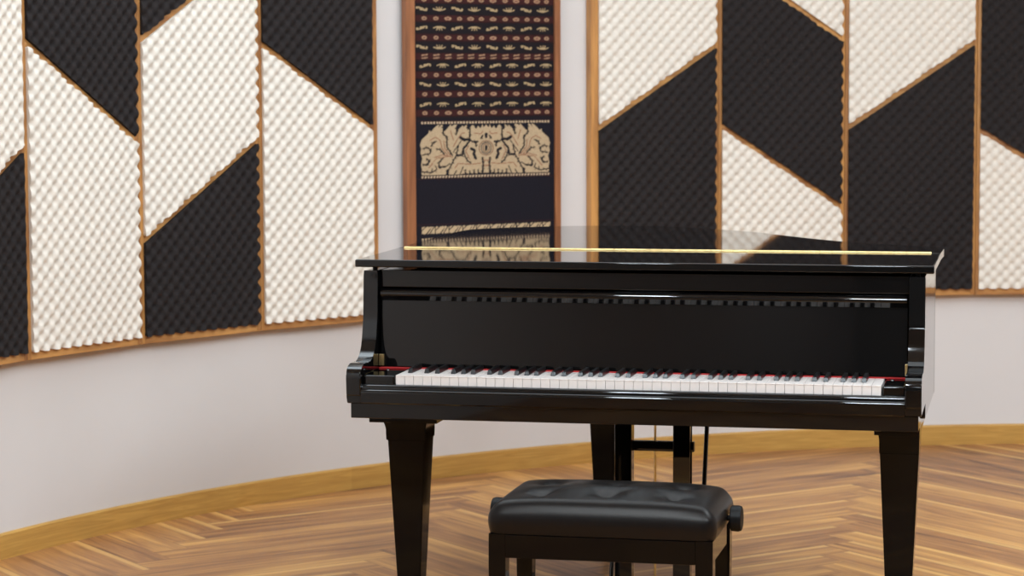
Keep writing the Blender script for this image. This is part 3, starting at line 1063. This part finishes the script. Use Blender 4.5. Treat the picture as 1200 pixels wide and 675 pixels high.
# height knobs
for sx in (-1, 1):
    bm = nb()
    e = lambda t: sx * (hw + t)
    prof = [(e(-0.01), 0.0065), (e(0.012), 0.0065), (e(0.0125), 0.026), (e(0.015), 0.0300), (e(0.031), 0.0308), (e(0.038), 0.0285), (e(0.040), 0.024)]
    lathe(bm, prof, 'X', (0, 0.045, 0.447), 36)
    # grip flutes
    for v in bm.verts:
        dx = abs(v.co.x) - hw
        if 0.0145 < dx < 0.0325:
            a = math.atan2(v.co.z - 0.447, v.co.y - 0.045)
            s = 1 - 0.03 * (1 if int(round(a / (2 * PI / 36))) % 3 == 0 else 0)
            v.co.y = 0.045 + (v.co.y - 0.045) * s; v.co.z = 0.447 + (v.co.z - 0.447) * s
    obj('height_knob', bm, M['knob'], Bn, smooth=40)

# ------------------------------------------------------------------ light
def area(name, loc, sx, sy, power, col=(0.80, 0.92, 1.0), rot=(0, 0, 0), spread=PI):
    l = bpy.data.lights.new(name, 'AREA')
    l.shape = 'RECTANGLE'
    l.size, l.size_y = sx, sy
    l.energy = power
    l.color = col
    l.spread = spread
    o = bpy.data.objects.new(name, l)
    COL.objects.link(o)
    o.location = loc
    o.rotation_euler = rot
    return o
def pl(X, Y):
    c, s = math.cos(PYAW), math.sin(PYAW)
    return 0.3016 + c * X + s * Y, 5.9893 - s * X + c * Y
ZC = H - 0.02
# two narrow lamps in front of the piano: their mirror images lie on its rounded edges
for X in (-0.62, 0.36):
    x, y = pl(X, -3.0)
    area('ceiling_area_light', (x, y, ZC), 0.23, 0.8, 165, rot=(R(15), 0, -PYAW))
# added soft fill lights tilted towards the curved wall, not known fixtures
for X, Y, pw, tl in ((-2.7, -2.4, 175, 45), (1.85, -2.6, 165, 45), (2.9, -2.4, 170, 42), (2.3, 0.3, 95, 8), (-1.8, 0.6, 30, 8)):
    x, y = pl(X, Y)
    area('side_fill', (x, y, ZC - 0.05), 1.0, 1.0, pw, rot=(R(tl), 0, -PYAW))
# added broad fill over the stage to even out the light, no real panel
x, y = pl(0.7, 1.1)
area('overhead_fill', (x, y, ZC), 4.6, 2.6, 150, rot=(0, 0, -PYAW))

x, y = pl(0.6, -8.4)
area('ceiling_area_light', (x, y, ZC), 0.6, 0.6, 70, rot=(0, 0, -PYAW))  # added fill: lifts the unseen back wall mirrored in the fallboard

w = bpy.data.worlds.new('World')
S.world = w
w.use_nodes = True
w.node_tree.nodes['Background'].inputs[0].default_value = (0.5, 0.5, 0.5, 1)
w.node_tree.nodes['Background'].inputs[1].default_value = 0.3

# ------------------------------------------------------------------ camera
cam = bpy.data.cameras.new('camera')
cam.sensor_width = 36
cam.lens = 85
cam.clip_end = 100
cam.dof.use_dof = True
cam.dof.focus_distance = 6.05
cam.dof.aperture_fstop = 6.3
co = bpy.data.objects.new('camera', cam)
COL.objects.link(co)
r_ = Vector((0.9999920044154416, -0.0003325345737027854, -0.00398503775950844))
u_ = Vector((0.00399888799385726, 0.08315609624607867, 0.9965285106568329))
f_ = Vector((0.0, 0.9965364785485127, -0.08315676113299392))
co.matrix_world = Matrix(((r_.x, u_.x, -f_.x, 0), (r_.y, u_.y, -f_.y, 0), (r_.z, u_.z, -f_.z, 1.455745), (0, 0, 0, 1)))
S.camera = co

S.view_settings.view_transform = 'Standard'
S.view_settings.look = 'None'
S.view_settings.gamma = 1.0
S.view_settings.use_curve_mapping = False
S.view_settings.exposure = -0.71
S.cycles.use_denoising = True
S.cycles.max_bounces = 10
S.cycles.diffuse_bounces = 5
S.cycles.sample_clamp_indirect = 8
